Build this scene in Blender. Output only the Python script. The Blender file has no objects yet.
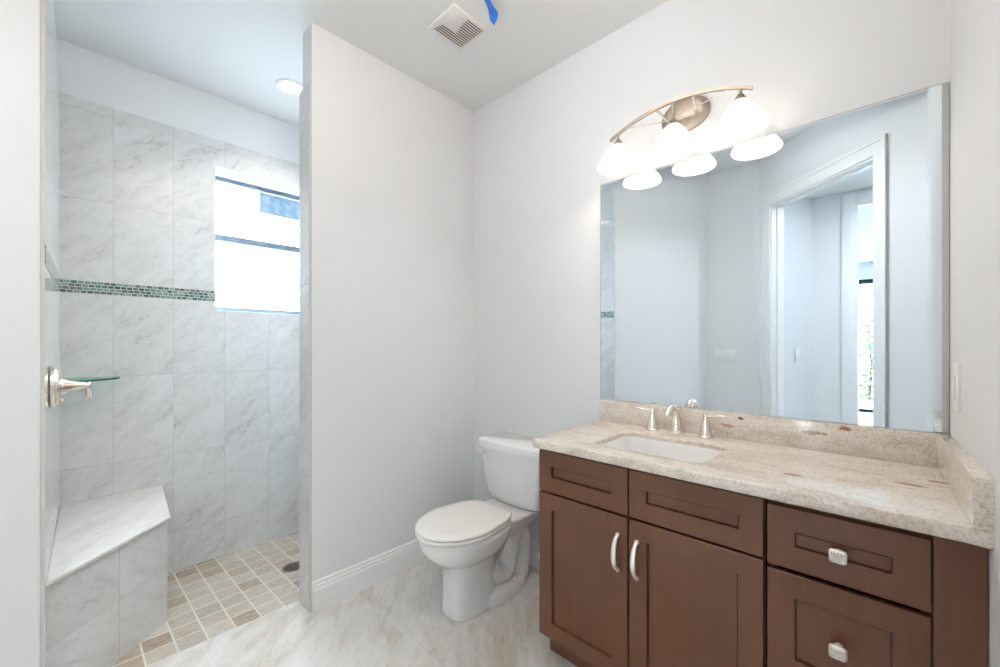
import bpy, bmesh, math, random
from mathutils import Vector, Matrix
PI = math.pi
S = bpy.context.scene
COL = S.collection

# ------------------------------------------------------------------ camera, sky, exposure
FPX = 412.0
cam_d = bpy.data.cameras.new('camera'); cam = bpy.data.objects.new('camera', cam_d); COL.objects.link(cam)
cam.location = (0, 0, 1.245)
cam.rotation_euler = (PI/2, 0, math.atan2(393, 412))
cam_d.sensor_width = 36; cam_d.lens = FPX*36/1000; cam_d.shift_y = 0.0105
cam_d.clip_start = 0.01; cam_d.clip_end = 200
S.camera = cam

w = bpy.data.worlds.new('sky'); S.world = w; w.use_nodes = True
wb = w.node_tree.nodes['Background']
wb.inputs[0].default_value = (0.72, 0.87, 1.0, 1); wb.inputs[1].default_value = 18.0

S.view_settings.view_transform = 'Standard'
S.view_settings.look = 'None'
S.view_settings.gamma = 1
S.view_settings.use_curve_mapping = False
S.view_settings.exposure = 0.80

VANITY_W = 2.1       # each bulb of the vanity light
SHOWER_W = 2.6       # shower downlight
ENTRY_FILL_W = 4.6         # unseen fill downlight added in the raised entry ceiling
ROOM_FILL_W = 12.8        # unseen fill globe added over the middle of the room
HALL_FILL_W = 14.0  # unseen fill downlight added in the hall

# ------------------------------------------------------------------ layout (metres)
H = 2.74
XA = -1.955          # toilet wall plane
YB = 1.805           # vanity wall plane
XR = 0.122           # right wall plane at the mirror corner
XS = -2.95           # tiled window wall of the shower
YJ = 0.782           # end of the toilet wall
ANG = math.radians(46.4)
DR = Vector((-math.sin(ANG), -math.cos(ANG), 0)); NN = Vector((math.cos(ANG), -math.sin(ANG), 0))
P0 = Vector((0.122, -0.10, 0))
def diag(s, off=0.0, z=0.0):
    p = P0 + DR*s + NN*off
    return Vector((p.x, p.y, z))

# ------------------------------------------------------------------ mesh helpers
def new(): return bmesh.new()

def box(bm, x0, x1, y0, y1, z0, z1, bev=0.0, seg=2):
    vs = [bm.verts.new((x, y, z)) for z in (z0, z1) for x, y in ((x0, y0), (x1, y0), (x1, y1), (x0, y1))]
    fs = [bm.faces.new([vs[i] for i in f]) for f in
          ((3, 2, 1, 0), (4, 5, 6, 7), (0, 1, 5, 4), (1, 2, 6, 5), (2, 3, 7, 6), (3, 0, 4, 7))]
    if bev:
        es = list({e for f in fs for e in f.edges})
        bmesh.ops.bevel(bm, geom=es, offset=bev, segments=seg, profile=0.5, affect='EDGES')

def prism(bm, pts, z0, z1, bev=0.0, seg=2, top_only=False):
    n = len(pts)
    lo = [bm.verts.new((p[0], p[1], z0)) for p in pts]; hi = [bm.verts.new((p[0], p[1], z1)) for p in pts]
    a = sum(pts[i][0]*pts[(i+1) % n][1]-pts[(i+1) % n][0]*pts[i][1] for i in range(n))
    if a < 0: lo.reverse(); hi.reverse()
    fs = [bm.faces.new(lo[::-1]), bm.faces.new(hi)]
    for i in range(n):
        fs.append(bm.faces.new((lo[i], lo[(i+1) % n], hi[(i+1) % n], hi[i])))
    if bev:
        es = set(fs[1].edges)
        if not top_only: es |= set(fs[0].edges)
        bmesh.ops.bevel(bm, geom=list(es), offset=bev, segments=seg, profile=0.5, affect='EDGES')

def loft(bm, loops, cap0=True, cap1=True, close=True):
    rings = [[bm.verts.new(p) for p in l] for l in loops]
    n = len(rings[0])
    for a, b in zip(rings, rings[1:]):
        for i in range(n if close else n-1):
            bm.faces.new((a[i], a[(i+1) % n], b[(i+1) % n], b[i]))
    if cap0: bm.faces.new(rings[0][::-1])
    if cap1: bm.faces.new(rings[-1])
    return rings

def lathe(bm, prof, M, seg=32, cap0=True, cap1=True):
    loft(bm, [[M @ Vector((r*math.cos(2*PI*i/seg), r*math.sin(2*PI*i/seg), z)) for i in range(seg)] for r, z in prof], cap0, cap1)

def frame_of(d, up=Vector((0, 0, 1))):
    d = d.normalized()
    if abs(d.dot(up)) > 0.98: up = Vector((0, 1, 0))
    x = d.cross(up).normalized(); y = x.cross(d).normalized()
    return x, y

def tube(bm, pts, rad, seg=16, up=Vector((0, 0, 1)), flat=1.0):
    pts = [Vector(p) for p in pts]
    if not isinstance(rad, (list, tuple)): rad = [rad]*len(pts)
    loops = []
    for i, p in enumerate(pts):
        d = pts[min(i+1, len(pts)-1)]-pts[max(i-1, 0)]
        x, y = frame_of(d, up)
        loops.append([p + x*(rad[i]*math.cos(2*PI*k/seg)) + y*(rad[i]*flat*math.sin(2*PI*k/seg)) for k in range(seg)])
    loft(bm, loops)

def spline(pts, n=8):
    pts = [Vector(p) for p in pts]; out = []
    P = [pts[0]*2-pts[1]] + pts + [pts[-1]*2-pts[-2]]
    for i in range(1, len(P)-2):
        for k in range(n):
            t = k/n
            a, b, c, d = P[i-1], P[i], P[i+1], P[i+2]
            out.append(0.5*((2*b) + (c-a)*t + (2*a-5*b+4*c-d)*t*t + (3*b-a-3*c+d)*t**3))
    out.append(pts[-1]); return out

def lerps(v, n):
    out = []
    for a, b in zip(v, v[1:]): out += [a+(b-a)*k/n for k in range(n)]
    return out+[v[-1]]

WLOC = {}
def obj(name, bm, m, parent=None, sharp=35):
    bmesh.ops.recalc_face_normals(bm, faces=bm.faces[:])
    me = bpy.data.meshes.new(name)
    off = WLOC.get(parent.name, Vector()) if parent else Vector()
    if parent: bmesh.ops.translate(bm, verts=bm.verts[:], vec=-off)
    bm.to_mesh(me); bm.free()
    for p in me.polygons: p.use_smooth = True
    me.set_sharp_from_angle(angle=math.radians(sharp))
    o = bpy.data.objects.new(name, me); COL.objects.link(o)
    me.materials.append(m)
    if parent:
        o.parent = parent
        WLOC[o.name] = off
    return o

def tag(o, label, cat, group=None):
    o['label'] = label; o['category'] = cat
    if group: o['group'] = group
    return o

def thing(name, label, cat, loc, group=None):
    o = bpy.data.objects.new(name, None); COL.objects.link(o)
    o.location = loc; o.empty_display_size = 0.05
    WLOC[o.name] = Vector(loc)
    return tag(o, label, cat, group)

def struct(name, bm, m, parent=None, sharp=35):
    o = obj(name, bm, m, parent, sharp)
    if not parent: o['kind'] = 'structure'
    return o

def lamp(name, kind, loc, power, color, size, parent, rot=(0, 0, 0)):
    d = bpy.data.lights.new(name, kind); d.energy = power; d.color = color
    if kind == 'AREA': d.shape = 'DISK'; d.size = size
    else: d.shadow_soft_size = size
    o = bpy.data.objects.new(name, d); COL.objects.link(o)
    o.location = Vector(loc)-WLOC[parent.name]; o.rotation_euler = rot; o.parent = parent
    return o

# ------------------------------------------------------------------ materials
def mat(name, col=(0.8, 0.8, 0.8), rough=0.5, metal=0.0, spec=0.5, coat=0.0):
    m = bpy.data.materials.new(name); m.use_nodes = True
    b = m.node_tree.nodes['Principled BSDF']
    b.inputs['Base Color'].default_value = (*col, 1); b.inputs['Roughness'].default_value = rough
    b.inputs['Metallic'].default_value = metal; b.inputs['Specular IOR Level'].default_value = spec
    b.inputs['Coat Weight'].default_value = coat; b.inputs['Coat Roughness'].default_value = 0.05
    return m

class NT:
    def __init__(s, m): s.t = m.node_tree; s.b = s.t.nodes['Principled BSDF']
    def n(s, typ, **kw):
        o = s.t.nodes.new(typ)
        for k, v in kw.items(): setattr(o, k, v)
        return o
    def l(s, a, b): s.t.links.new(a, b)
    def math(s, op, a, b=None, c=None):
        o = s.n('ShaderNodeMath', operation=op)
        for i, v in enumerate((a, b, c)):
            if v is None: continue
            if isinstance(v, (int, float)): o.inputs[i].default_value = v
            else: s.l(v, o.inputs[i])
        return o.outputs[0]
    def pos(s):
        g = s.n('ShaderNodeNewGeometry'); return g.outputs['Position']
    def sep(s, v):
        o = s.n('ShaderNodeSeparateXYZ'); s.l(v, o.inputs[0]); return o.outputs
    def comb(s, x, y, z):
        o = s.n('ShaderNodeCombineXYZ')
        for i, v in enumerate((x, y, z)):
            if isinstance(v, (int, float)): o.inputs[i].default_value = v
            else: s.l(v, o.inputs[i])
        return o.outputs[0]
    def noise(s, vec, scale, detail=4, rough=0.55, dist=0.0):
        o = s.n('ShaderNodeTexNoise'); o.inputs['Scale'].default_value = scale; o.inputs['Detail'].default_value = detail
        o.inputs['Roughness'].default_value = rough; o.inputs['Distortion'].default_value = dist
        s.l(vec, o.inputs['Vector']); return o.outputs[0]
    def ramp(s, fac, stops):
        o = s.n('ShaderNodeValToRGB'); s.l(fac, o.inputs[0]); e = o.color_ramp.elements
        while len(e) > 1: e.remove(e[-1])
        for i, (p, c) in enumerate(stops):
            q = e[0] if i == 0 else e.new(p)
            q.position = p; q.color = (c, c, c, 1) if isinstance(c, (int, float)) else (*c, 1)
        return o.outputs[0]
    def mix(s, fac, a, b, blend='MIX'):
        o = s.n('ShaderNodeMix', data_type='RGBA', blend_type=blend)
        if isinstance(fac, (int, float)): o.inputs[0].default_value = fac
        else: s.l(fac, o.inputs[0])
        for i, v in ((6, a), (7, b)):
            if isinstance(v, tuple): o.inputs[i].default_value = (*v, 1)
            else: s.l(v, o.inputs[i])
        return o.outputs[2]
    def cell(s, c, pitch, off):       # (tile index, distance from nearest grid line in metres)
        q = s.math('DIVIDE', s.math('SUBTRACT', c, off), pitch)
        f = s.math('FRACT', q)
        d = s.math('MULTIPLY', s.math('MINIMUM', f, s.math('SUBTRACT', 1.0, f)), pitch)
        return s.math('FLOOR', q), d
    def bump(s, h, strength, dist=0.01):
        o = s.n('ShaderNodeBump'); o.inputs['Strength'].default_value = strength; o.inputs['Distance'].default_value = dist
        s.l(h, o.inputs['Height']); s.l(o.outputs[0], s.b.inputs['Normal'])
    def rand(s, vec):
        o = s.n('ShaderNodeTexWhiteNoise'); s.l(vec, o.inputs[0]); return o.outputs

def m_paint(name, col, tex=0.12):
    m = mat(name, col, 0.55, spec=0.3); t = NT(m)
    t.bump(t.noise(t.pos(), 160, 2), tex, 0.004); return m

def m_stone_tile(name, axes, pitch, off, grout, base, dark, streak, gw=0.0018, rough=0.28, rot=0.7, rand_amt=0.06, vein=0.7):
    """large-format veined stone tile; axes are the two world axes the tile grid runs along"""
    m = mat(name, base, rough); t = NT(m)
    p = t.pos(); c = t.sep(p)
    ia, da = t.cell(c[axes[0]], pitch[0], off[0]); ib, db = t.cell(c[axes[1]], pitch[1], off[1])
    line = t.math('LESS_THAN', t.math('MINIMUM', da, db), gw)
    rnd = t.rand(t.comb(ia, ib, 3.0))
    # veins run diagonally in each tile and do not continue into the next
    u, v = c[axes[0]], c[axes[1]]
    cr, sr = math.cos(rot), math.sin(rot)
    uu = t.math('ADD', t.math('MULTIPLY', u, cr), t.math('MULTIPLY', v, sr))
    vv = t.math('SUBTRACT', t.math('MULTIPLY', v, cr), t.math('MULTIPLY', u, sr))
    sh = t.math('MULTIPLY', rnd[0], 37.0)
    vec = t.comb(t.math('MULTIPLY', uu, 1.0), t.math('MULTIPLY', vv, 3.6), sh)
    n1 = t.noise(vec, 2.6, 8, 0.62, 0.6)
    n2 = t.noise(t.comb(t.math('MULTIPLY', uu, 1.4), t.math('MULTIPLY', vv, 5.5), sh), 2.0, 6, 0.6, 0.9)
    n3 = t.noise(p, 60, 3, 0.6)
    n4 = t.noise(t.comb(t.math('MULTIPLY', uu, 1.0), t.math('MULTIPLY', vv, 1.9), sh), 16, 6, 0.7, 0.4)
    cloud = t.ramp(n1, [(0.34, dark), (0.52, base), (0.7, tuple(min(1, q*1.08) for q in base))])
    ridge = t.math('ABSOLUTE', t.math('SUBTRACT', n2, 0.5))
    mask = t.math('MULTIPLY', t.ramp(ridge, [(0.0, 1.0), (0.014, 0.0)]), t.ramp(n1, [(0.38, 1.0), (0.50, 0.0)]))
    col = t.mix(t.math('MULTIPLY', mask, vein), cloud, streak)
    col = t.mix(0.25, col, t.ramp(n3, [(0.3, tuple(q*0.82 for q in base)), (0.7, base)]))
    col = t.mix(0.5, col, t.mix(1.0, col, t.ramp(n4, [(0.34, 0.80), (0.5, 1.0), (0.7, 1.06)]), 'MULTIPLY'))
    k = t.math('ADD', 1-rand_amt, t.math('MULTIPLY', rnd[0], 2*rand_amt))
    col = t.mix(1.0, col, t.comb(k, k, k), 'MULTIPLY')
    col = t.mix(line, col, grout)
    t.l(col, t.b.inputs['Base Color'])
    t.l(t.math('ADD', rough, t.math('MULTIPLY', line, 0.5)), t.b.inputs['Roughness'])
    t.bump(t.math('SUBTRACT', t.math('MULTIPLY', n3, 0.04), t.math('MULTIPLY', line, 0.4)), 0.25, 0.002)
    return m

def m_small_tile():
    m = mat('tumbled_floor_tile', (0.6, 0.55, 0.48), 0.5); t = NT(m)
    p = t.pos(); c = t.sep(p)
    ia, da = t.cell(c[0], 0.1037, -2.083); ib, db = t.cell(c[1], 0.1005, 0.409)
    d = t.math('MINIMUM', da, db)
    d = t.math('ADD', d, t.math('MULTIPLY', t.math('SUBTRACT', t.noise(p, 40, 3), 0.5), 0.002))
    line = t.math('LESS_THAN', d, 0.0036)
    r = t.rand(t.comb(ia, ib, 1.0))[0]
    tone = t.ramp(r, [(0.0, (0.56, 0.50, 0.42)), (0.28, (0.48, 0.42, 0.34)), (0.48, (0.60, 0.56, 0.49)), (0.68, (0.46, 0.41, 0.35)), (0.76, (0.42, 0.31, 0.20)), (0.9, (0.30, 0.21, 0.14)), (1.0, (0.25, 0.21, 0.17))])
    vec = t.comb(t.math('MULTIPLY', c[0], 3.0), c[1], t.math('MULTIPLY', r, 30))
    n = t.noise(vec, 18, 6, 0.65, 0.7)
    col = t.mix(0.4, tone, t.ramp(n, [(0.36, (0.28, 0.21, 0.15)), (0.47, (0.53, 0.47, 0.39)), (0.7, (0.64, 0.60, 0.53))]))
    col = t.mix(line, col, (0.70, 0.68, 0.63))
    t.l(col, t.b.inputs['Base Color'])
    t.bump(t.math('SUBTRACT', t.math('MULTIPLY', n, 0.15), line), 0.4, 0.002)
    return m

def m_mosaic(axis):
    m = mat('glass_mosaic_'+('wide' if axis == 1 else 'deep'), (0.3, 0.5, 0.48), 0.15); t = NT(m)
    c = t.sep(t.pos())
    iz, dz = t.cell(c[2], 0.0158, 1.5)
    sh = t.math('MULTIPLY', t.rand(t.comb(iz, 5.0, 0.0))[0], 0.04)
    iy, dy = t.cell(t.math('ADD', c[axis], sh), 0.024, 0.0)
    line = t.math('LESS_THAN', t.math('MINIMUM', dz, dy), 0.0014)
    r = t.rand(t.comb(iy, iz, 2.0))[0]
    tone = t.ramp(r, [(0.0, (0.05, 0.12, 0.105)), (0.2, (0.18, 0.27, 0.24)), (0.4, (0.09, 0.18, 0.165)), (0.55, (0.27, 0.34, 0.31)), (0.7, (0.13, 0.15, 0.13)), (0.85, (0.20, 0.27, 0.25)), (0.95, (0.04, 0.07, 0.06))])
    tone.node.color_ramp.interpolation = 'CONSTANT'
    t.l(t.mix(line, tone, (0.62, 0.64, 0.61)), t.b.inputs['Base Color'])
    return m

def m_granite():
    m = mat('cream_granite', (0.75, 0.68, 0.58), 0.14, coat=0.3); t = NT(m)
    p = t.pos()
    mp = t.n('ShaderNodeMapping'); t.l(p, mp.inputs[0]); mp.inputs['Rotation'].default_value = (0.4, 0.5, 0.5); mp.inputs['Scale'].default_value = (1, 2.4, 2.4)
    v = mp.outputs[0]
    big = t.noise(v, 6, 6, 0.62, 0.8)
    fine = t.noise(p, 120, 5, 0.7)
    spk = t.noise(p, 210, 2, 0.5)
    col = t.ramp(big, [(0.32, (0.52, 0.40, 0.32)), (0.43, (0.71, 0.60, 0.51)), (0.54, (0.82, 0.75, 0.67)), (0.75, (0.87, 0.83, 0.78))])
    col = t.mix(0.5, col, t.ramp(fine, [(0.32, (0.30, 0.22, 0.20)), (0.43, (0.64, 0.53, 0.46)), (0.53, (0.82, 0.75, 0.67)), (0.8, (0.88, 0.84, 0.79))]))
    gr = t.noise(v, 3.2, 5, 0.6, 0.5)
    col = t.mix(t.math('MULTIPLY', t.ramp(spk, [(0.60, 0.0), (0.70, 1.0)]), t.ramp(gr, [(0.42, 0.55), (0.6, 0.1)])), col, (0.28, 0.23, 0.24))
    gv = t.noise(v, 5, 6, 0.6, 1.2)
    ridge = t.math('ABSOLUTE', t.math('SUBTRACT', gv, 0.5))
    col = t.mix(t.math('MULTIPLY', t.ramp(ridge, [(0.0, 0.6), (0.022, 0.0)]), t.ramp(fine, [(0.35, 1.0), (0.6, 0.2)])), col, (0.50, 0.39, 0.31))
    # rust coloured mineral inclusions
    wob = t.n('ShaderNodeTexNoise'); wob.inputs['Scale'].default_value = 55; wob.inputs['Detail'].default_value = 3; t.l(p, wob.inputs['Vector'])
    off = t.n('ShaderNodeVectorMath', operation='SUBTRACT'); t.l(wob.outputs[1], off.inputs[0]); off.inputs[1].default_value = (0.5, 0.5, 0.5)
    sc = t.n('ShaderNodeVectorMath', operation='SCALE'); t.l(off.outputs[0], sc.inputs[0]); sc.inputs['Scale'].default_value = 0.022
    pw = t.n('ShaderNodeVectorMath', operation='ADD'); t.l(p, pw.inputs[0]); t.l(sc.outputs[0], pw.inputs[1])
    for (x, y, z), (rx, ry, rz), c_ in (((-0.203, 1.406, .877), (.020, .010, .02), (0.30, 0.21, 0.13)), ((0.036, 1.52, .877), (.025, .010, .02), (0.38, 0.28, 0.19)), ((0.085, 1.60, .877), (.015, .010, .02), (0.38, 0.27, 0.17)),
                                        ((-0.118, 1.784, .964), (.013, .02, .007), (0.30, 0.11, 0.03)), ((-0.205, 1.784, .937), (.026, .02, .006), (0.30, 0.17, 0.06)), ((-0.424, 1.784, .960), (.007, .02, .006), (0.12, 0.07, 0.03)),
                                        ((-0.47, 1.784, .925), (.022, .02, .006), (0.50, 0.30, 0.20)), ((-0.17, 1.784, .938), (.006, .02, .005), (0.36, 0.20, 0.09))):
        d = t.n('ShaderNodeVectorMath', operation='SUBTRACT'); t.l(pw.outputs[0], d.inputs[0]); d.inputs[1].default_value = (x, y, z)
        e = t.n('ShaderNodeVectorMath', operation='DIVIDE'); t.l(d.outputs[0], e.inputs[0]); e.inputs[1].default_value = (rx*1.3, ry*1.4, rz*1.3)
        ln = t.n('ShaderNodeVectorMath', operation='LENGTH'); t.l(e.outputs[0], ln.inputs[0])
        col = t.mix(t.ramp(ln.outputs['Value'], [(0.75, 0.9), (1.35, 0.0)]), col, c_)
    t.l(col, t.b.inputs['Base Color']); return m

def m_wood():
    m = mat('dark_stained_wood', (0.10, 0.035, 0.018), 0.36, spec=0.5, coat=0.1); t = NT(m)
    c = t.sep(t.pos())
    v = t.comb(t.math('MULTIPLY', c[0], 14.0), t.math('MULTIPLY', c[1], 14.0), t.math('MULTIPLY', c[2], 1.0))
    n = t.noise(v, 4, 6, 0.6, 0.4)
    b = t.noise(t.pos(), 3, 2, 0.5)
    col = t.mix(0.5, t.ramp(n, [(0.3, (0.132, 0.046, 0.020)), (0.7, (0.178, 0.068, 0.033))]), t.ramp(b, [(0.35, (0.130, 0.045, 0.019)), (0.65, (0.182, 0.072, 0.037))]))
    t.l(col, t.b.inputs['Base Color']); return m

def m_emit(name, col, strength, transp=0.0):
    m = bpy.data.materials.new(name); m.use_nodes = True; t = m.node_tree
    for n in list(t.nodes):
        if n.type != 'OUTPUT_MATERIAL': t.nodes.remove(n)
    out = [n for n in t.nodes if n.type == 'OUTPUT_MATERIAL'][0]
    e = t.nodes.new('ShaderNodeEmission'); e.inputs[0].default_value = (*col, 1); e.inputs[1].default_value = strength
    if transp:
        tr = t.nodes.new('ShaderNodeBsdfTransparent'); tr.inputs[0].default_value = (1, 0.97, 0.93, 1)
        mx = t.nodes.new('ShaderNodeMixShader'); mx.inputs[0].default_value = transp
        t.links.new(e.outputs[0], mx.inputs[1]); t.links.new(tr.outputs[0], mx.inputs[2]); t.links.new(mx.outputs[0], out.inputs[0])
    else: t.links.new(e.outputs[0], out.inputs[0])
    return m

def m_pane(name, tint=(1, 1, 1), refl=0.06):
    m = bpy.data.materials.new(name); m.use_nodes = True; t = m.node_tree
    for n in list(t.nodes):
        if n.type != 'OUTPUT_MATERIAL': t.nodes.remove(n)
    out = [n for n in t.nodes if n.type == 'OUTPUT_MATERIAL'][0]
    tr = t.nodes.new('ShaderNodeBsdfTransparent'); tr.inputs[0].default_value = (*tint, 1)
    g = t.nodes.new('ShaderNodeBsdfGlossy'); g.inputs['Roughness'].default_value = 0.02
    mx = t.nodes.new('ShaderNodeMixShader'); mx.inputs[0].default_value = refl
    t.links.new(tr.outputs[0], mx.inputs[1]); t.links.new(g.outputs[0], mx.inputs[2]); t.links.new(mx.outputs[0], out.inputs[0])
    return m

WALL = m_paint('wall_paint', (0.79, 0.795, 0.805))
CEIL = m_paint('ceiling_paint', (0.85, 0.85, 0.845), 0.06)
TRIM = mat('white_trim_paint', (0.86, 0.86, 0.86), 0.3)
TBASE, TDARK, TSTRK, TGR = (0.70, 0.70, 0.695), (0.615, 0.61, 0.60), (0.42, 0.40, 0.375), (0.57, 0.565, 0.555)
TILE_W = m_stone_tile('wall_tile_window_side', (1, 2), (0.248, 0.45), (0.164, 1.075), TGR, TBASE, TDARK, (0.33, 0.30, 0.27), rand_amt=0.02, vein=0.85)
TILE_J = m_stone_tile('jamb_tile', (0, 2), (0.5, 0.45), (-2.3, 1.075), TGR, TBASE, TDARK, TSTRK, rand_amt=0.02)
TILE_L = m_stone_tile('wall_tile_valve_side', (0, 2), (0.30, 0.45), (-2.2, 1.075), TGR, TBASE, TDARK, TSTRK, rough=0.10, vein=0.1, rand_amt=0.0)
TILE_B = m_stone_tile('bench_tile', (0, 2), (0.33, 0.30), (-2.22, -0.07), TGR, TBASE, TDARK, TSTRK, rand_amt=0.02)
TILE_T = m_stone_tile('bench_top_tile', (0, 1), (2.0, 2.0), (-4.0, -1.0), TGR, (0.78, 0.77, 0.745), (0.70, 0.685, 0.66), (0.5, 0.47, 0.44), rot=2.5, vein=0.5)
TILE_F = m_stone_tile('floor_tile', (0, 1), (0.72, 0.61), (-2.083, 0.385), (0.705, 0.685, 0.645), (0.725, 0.71, 0.675), (0.60, 0.535, 0.45), (0.36, 0.29, 0.22), gw=0.0016, rough=0.25, rot=2.3, rand_amt=0.02, vein=0.45)
TILE_EDGE = mat('cut_tile_edge', (0.60, 0.56, 0.50), 0.6)
SMALL = m_small_tile()
GRAN = m_granite()
WOOD = m_wood()
PORC = mat('white_porcelain', (0.91, 0.91, 0.90), 0.08, coat=0.5)
SEATP = mat('white_seat_plastic', (0.92, 0.905, 0.88), 0.22)
NICK = mat('brushed_nickel', (0.83, 0.76, 0.68), 0.26, metal=1.0)
NICKD = mat('satin_bronze_nickel', (0.46, 0.385, 0.325), 0.5, metal=1.0)
PULL = mat('satin_nickel_pull', (0.95, 0.91, 0.86), 0.35, metal=0.7)
CHROME = mat('polished_chrome', (0.80, 0.80, 0.80), 0.06, metal=1.0)
PLATE = mat('white_switch_plastic', (0.86, 0.86, 0.85), 0.3)
MIRR = mat('silvered_mirror', (0.78, 0.845, 0.885), 0.0, metal=1.0)
MEDGE = mat('mirror_edge_channel', (0.50, 0.50, 0.48), 0.35, metal=0.2)
DARK = mat('painted_gap_shade', (0.012, 0.009, 0.008), 0.8)  # shade colour for the sheet behind the cabinet gaps
WFRAME = mat('bronze_window_frame', (0.15, 0.20, 0.25), 0.4)
GLASS = m_pane('window_glass')
SHELFG = m_pane('shelf_glass', (0.78, 0.93, 0.88), 0.12)
SHELFE = mat('green_glass_edge', (0.03, 0.14, 0.11), 0.1)
TAPE = mat('blue_masking_tape', (0.035, 0.20, 0.72), 0.6)
VENTW = mat('white_vent_plastic', (0.80, 0.79, 0.77), 0.4)
VENTD = mat('vent_slot_brown', (0.16, 0.10, 0.07), 0.8)

# ------------------------------------------------------------------ setting
# floor: L around the shower pan, running on through the entry and hall
bm = new(); box(bm, -2.083, 2.4, -6.6, YB, -0.12, 0.0)
struct('floor', bm, TILE_F)
bm = new()   # sloped pan of small tiles
pan = [(-2.083, -0.06), (-2.083, YB), (XS, YB), (XS, -0.06)]
zz = [0.0, 0.0, -0.042, -0.042]
loft(bm, [[(x, y, -0.12) for x, y in pan], [(x, y, z) for (x, y), z in zip(pan, zz)]])
struct('floor_shower', bm, SMALL)
# ceiling: 2.74 m over bath, shower, hall and far room; a raised tray over the diagonal entry
HT, TY = 3.06, 0.10
bm = new(); box(bm, -3.25, 0.45, TY, 2.0, H, H+0.12); box(bm, -3.25, -2.0, -0.4, TY, H, H+0.12)
prism(bm, [diag(-0.6, 0.119)[:2], diag(3.2, 0.119)[:2], (-2.6, -6.6), (2.4, -6.6), (2.4, 0.45)], H, H+0.12)
struct('ceiling', bm, CEIL)
bm = new(); box(bm, -2.1, 0.45, -1.4, TY+0.1, HT, HT+0.1); box(bm, -2.1, 0.45, TY, TY+0.1, H+0.12, HT); struct('ceiling_entry', bm, CEIL)

# vanity wall (runs on behind the shower as well)
bm = new(); box(bm, -3.25, 0.30, YB, YB+0.15, -0.12, H); struct('wall_back', bm, WALL)
# wall beside the toilet, ending at the shower opening
bm = new(); box(bm, XA-0.105, XA, YJ, YB, -0.12, H); struct('wall_left', bm, WALL)
# tile on the shower faces of that wall
bm = new(); box(bm, XA-0.117, XA, YJ-0.012, YJ, -0.1, 2.46); box(bm, XA-0.117, XA-0.105, YJ, YB, -0.1, 2.46)
struct('trim_1', bm, TILE_J)
bm = new(); box(bm, XA, XA+0.0015, YJ-0.012, YJ-0.001, 0.0, 2.46); struct('trim_2', bm, TILE_EDGE)

# right wall, very slightly out of square past the end of the counter
bm = new(); prism(bm, [(XR, YB), (0.144, 1.22), (0.152, -0.30), (0.40, -0.30), (0.40, YB)], -0.12, HT); struct('wall_right', bm, WALL)

# painted wall left of the shower opening
bm = new(); prism(bm, [(XA, -0.061), (-1.448, -1.134), (-1.75, -1.20), (-2.07, -0.40), (-2.07, -0.0615)], -0.12, H); prism(bm, [(XA, TY), (XA, -0.061), (-1.448, -1.134), (-1.62, -1.20), (-1.998, -0.40), (-1.998, TY)], H, HT); struct('wall_front', bm, WALL)
# valve wall of the shower: block, tile skin and mosaic
A0, A1 = (XA, -0.051), (XS, -0.027)
bm = new(); prism(bm, [(XA-0.002, -0.063), (XS, -0.039), (XS-0.15, -0.039), (XS-0.15, -0.25), (XA-0.06, -0.25)], -0.12, H); struct('wall_shower', bm, WALL)
bm = new(); prism(bm, [A0, A1, (XS, -0.040), (XA, -0.0605)], -0.1, 2.478); struct('trim_3', bm, TILE_L)
bm = new(); prism(bm, [(XA, -0.0605), (XA, -0.0515), (XA+0.002, -0.0515), (XA+0.002, -0.0605)], 0.0, 2.478); struct('trim_4', bm, TILE_EDGE)

# window wall with the opening
WY0, WY1, WZ0, WZ1 = 0.612, 1.34, 1.445, 2.318
bm = new()
for a in ((-0.2, WY0, -0.12, H), (WY1, YB, -0.12, H), (WY0, WY1, -0.12, WZ0), (WY0, WY1, WZ1, H)):
    box(bm, XS-0.25, XS-0.01, *a)
struct('wall_window', bm, WALL)
bm = new()
for a in ((-0.04, WY0, -0.1, 2.478), (WY1, YB, -0.1, 2.478), (WY0, WY1, -0.1, WZ0), (WY0, WY1, WZ1, 2.478)):
    box(bm, XS-0.01, XS, *a)
struct('trim_5', bm, TILE_W)
MOSW, MOSL = m_mosaic(1), m_mosaic(0)
bm = new(); box(bm, XS-0.002, XS+0.002, -0.027, WY0, 1.5, 1.563); box(bm, XS-0.002, XS+0.002, WY1, YB, 1.5, 1.563); struct('trim_6', bm, MOSW)
bm = new(); prism(bm, [(XA, -0.049), (XS, -0.025), (XS, -0.03), (XA, -0.054)], 1.5, 1.563); struct('trim_7', bm, MOSL)

# window unit
wt = bpy.data.objects.new('window_1', None); COL.objects.link(wt); wt.location = (XS-0.09, WY0, WZ0); wt['kind'] = 'structure'; WLOC[wt.name] = Vector(wt.location)
bm = new(); fx0, fx1 = XS-0.225, XS-0.165
for a in ((WY0, WY0+0.008, WZ0, WZ1), (WY1-0.02, WY1, WZ0, WZ1), (WY0, WY1, WZ0, WZ0+0.038), (WY0, WY1, WZ1-0.03, WZ1)): box(bm, fx0, fx1, *a)
obj('window_frame', bm, WFRAME, wt)
bm = new(); box(bm, fx0+0.005, fx1+0.012, WY0+0.004, WY1-0.004, 1.905, 1.945, 0.003); obj('meeting_rail', bm, WFRAME, wt)
bm = new(); box(bm, fx0+0.028, fx0+0.032, WY0, WY1, 1.945, WZ1-0.028); obj('pane', bm, GLASS, wt)
bm = new(); box(bm, fx0+0.028, fx0+0.032, WY0, WY1, WZ0+0.036, 1.905); obj('pane', bm, GLASS, wt)
bm = new(); box(bm, fx1, XS-0.0105, WY0, WY1, WZ0-0.001, WZ0+0.004); box(bm, fx1, XS-0.0105, WY0, WY1, WZ1-0.004, WZ1+0.001)
obj('reveal', bm, TRIM, wt)
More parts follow.
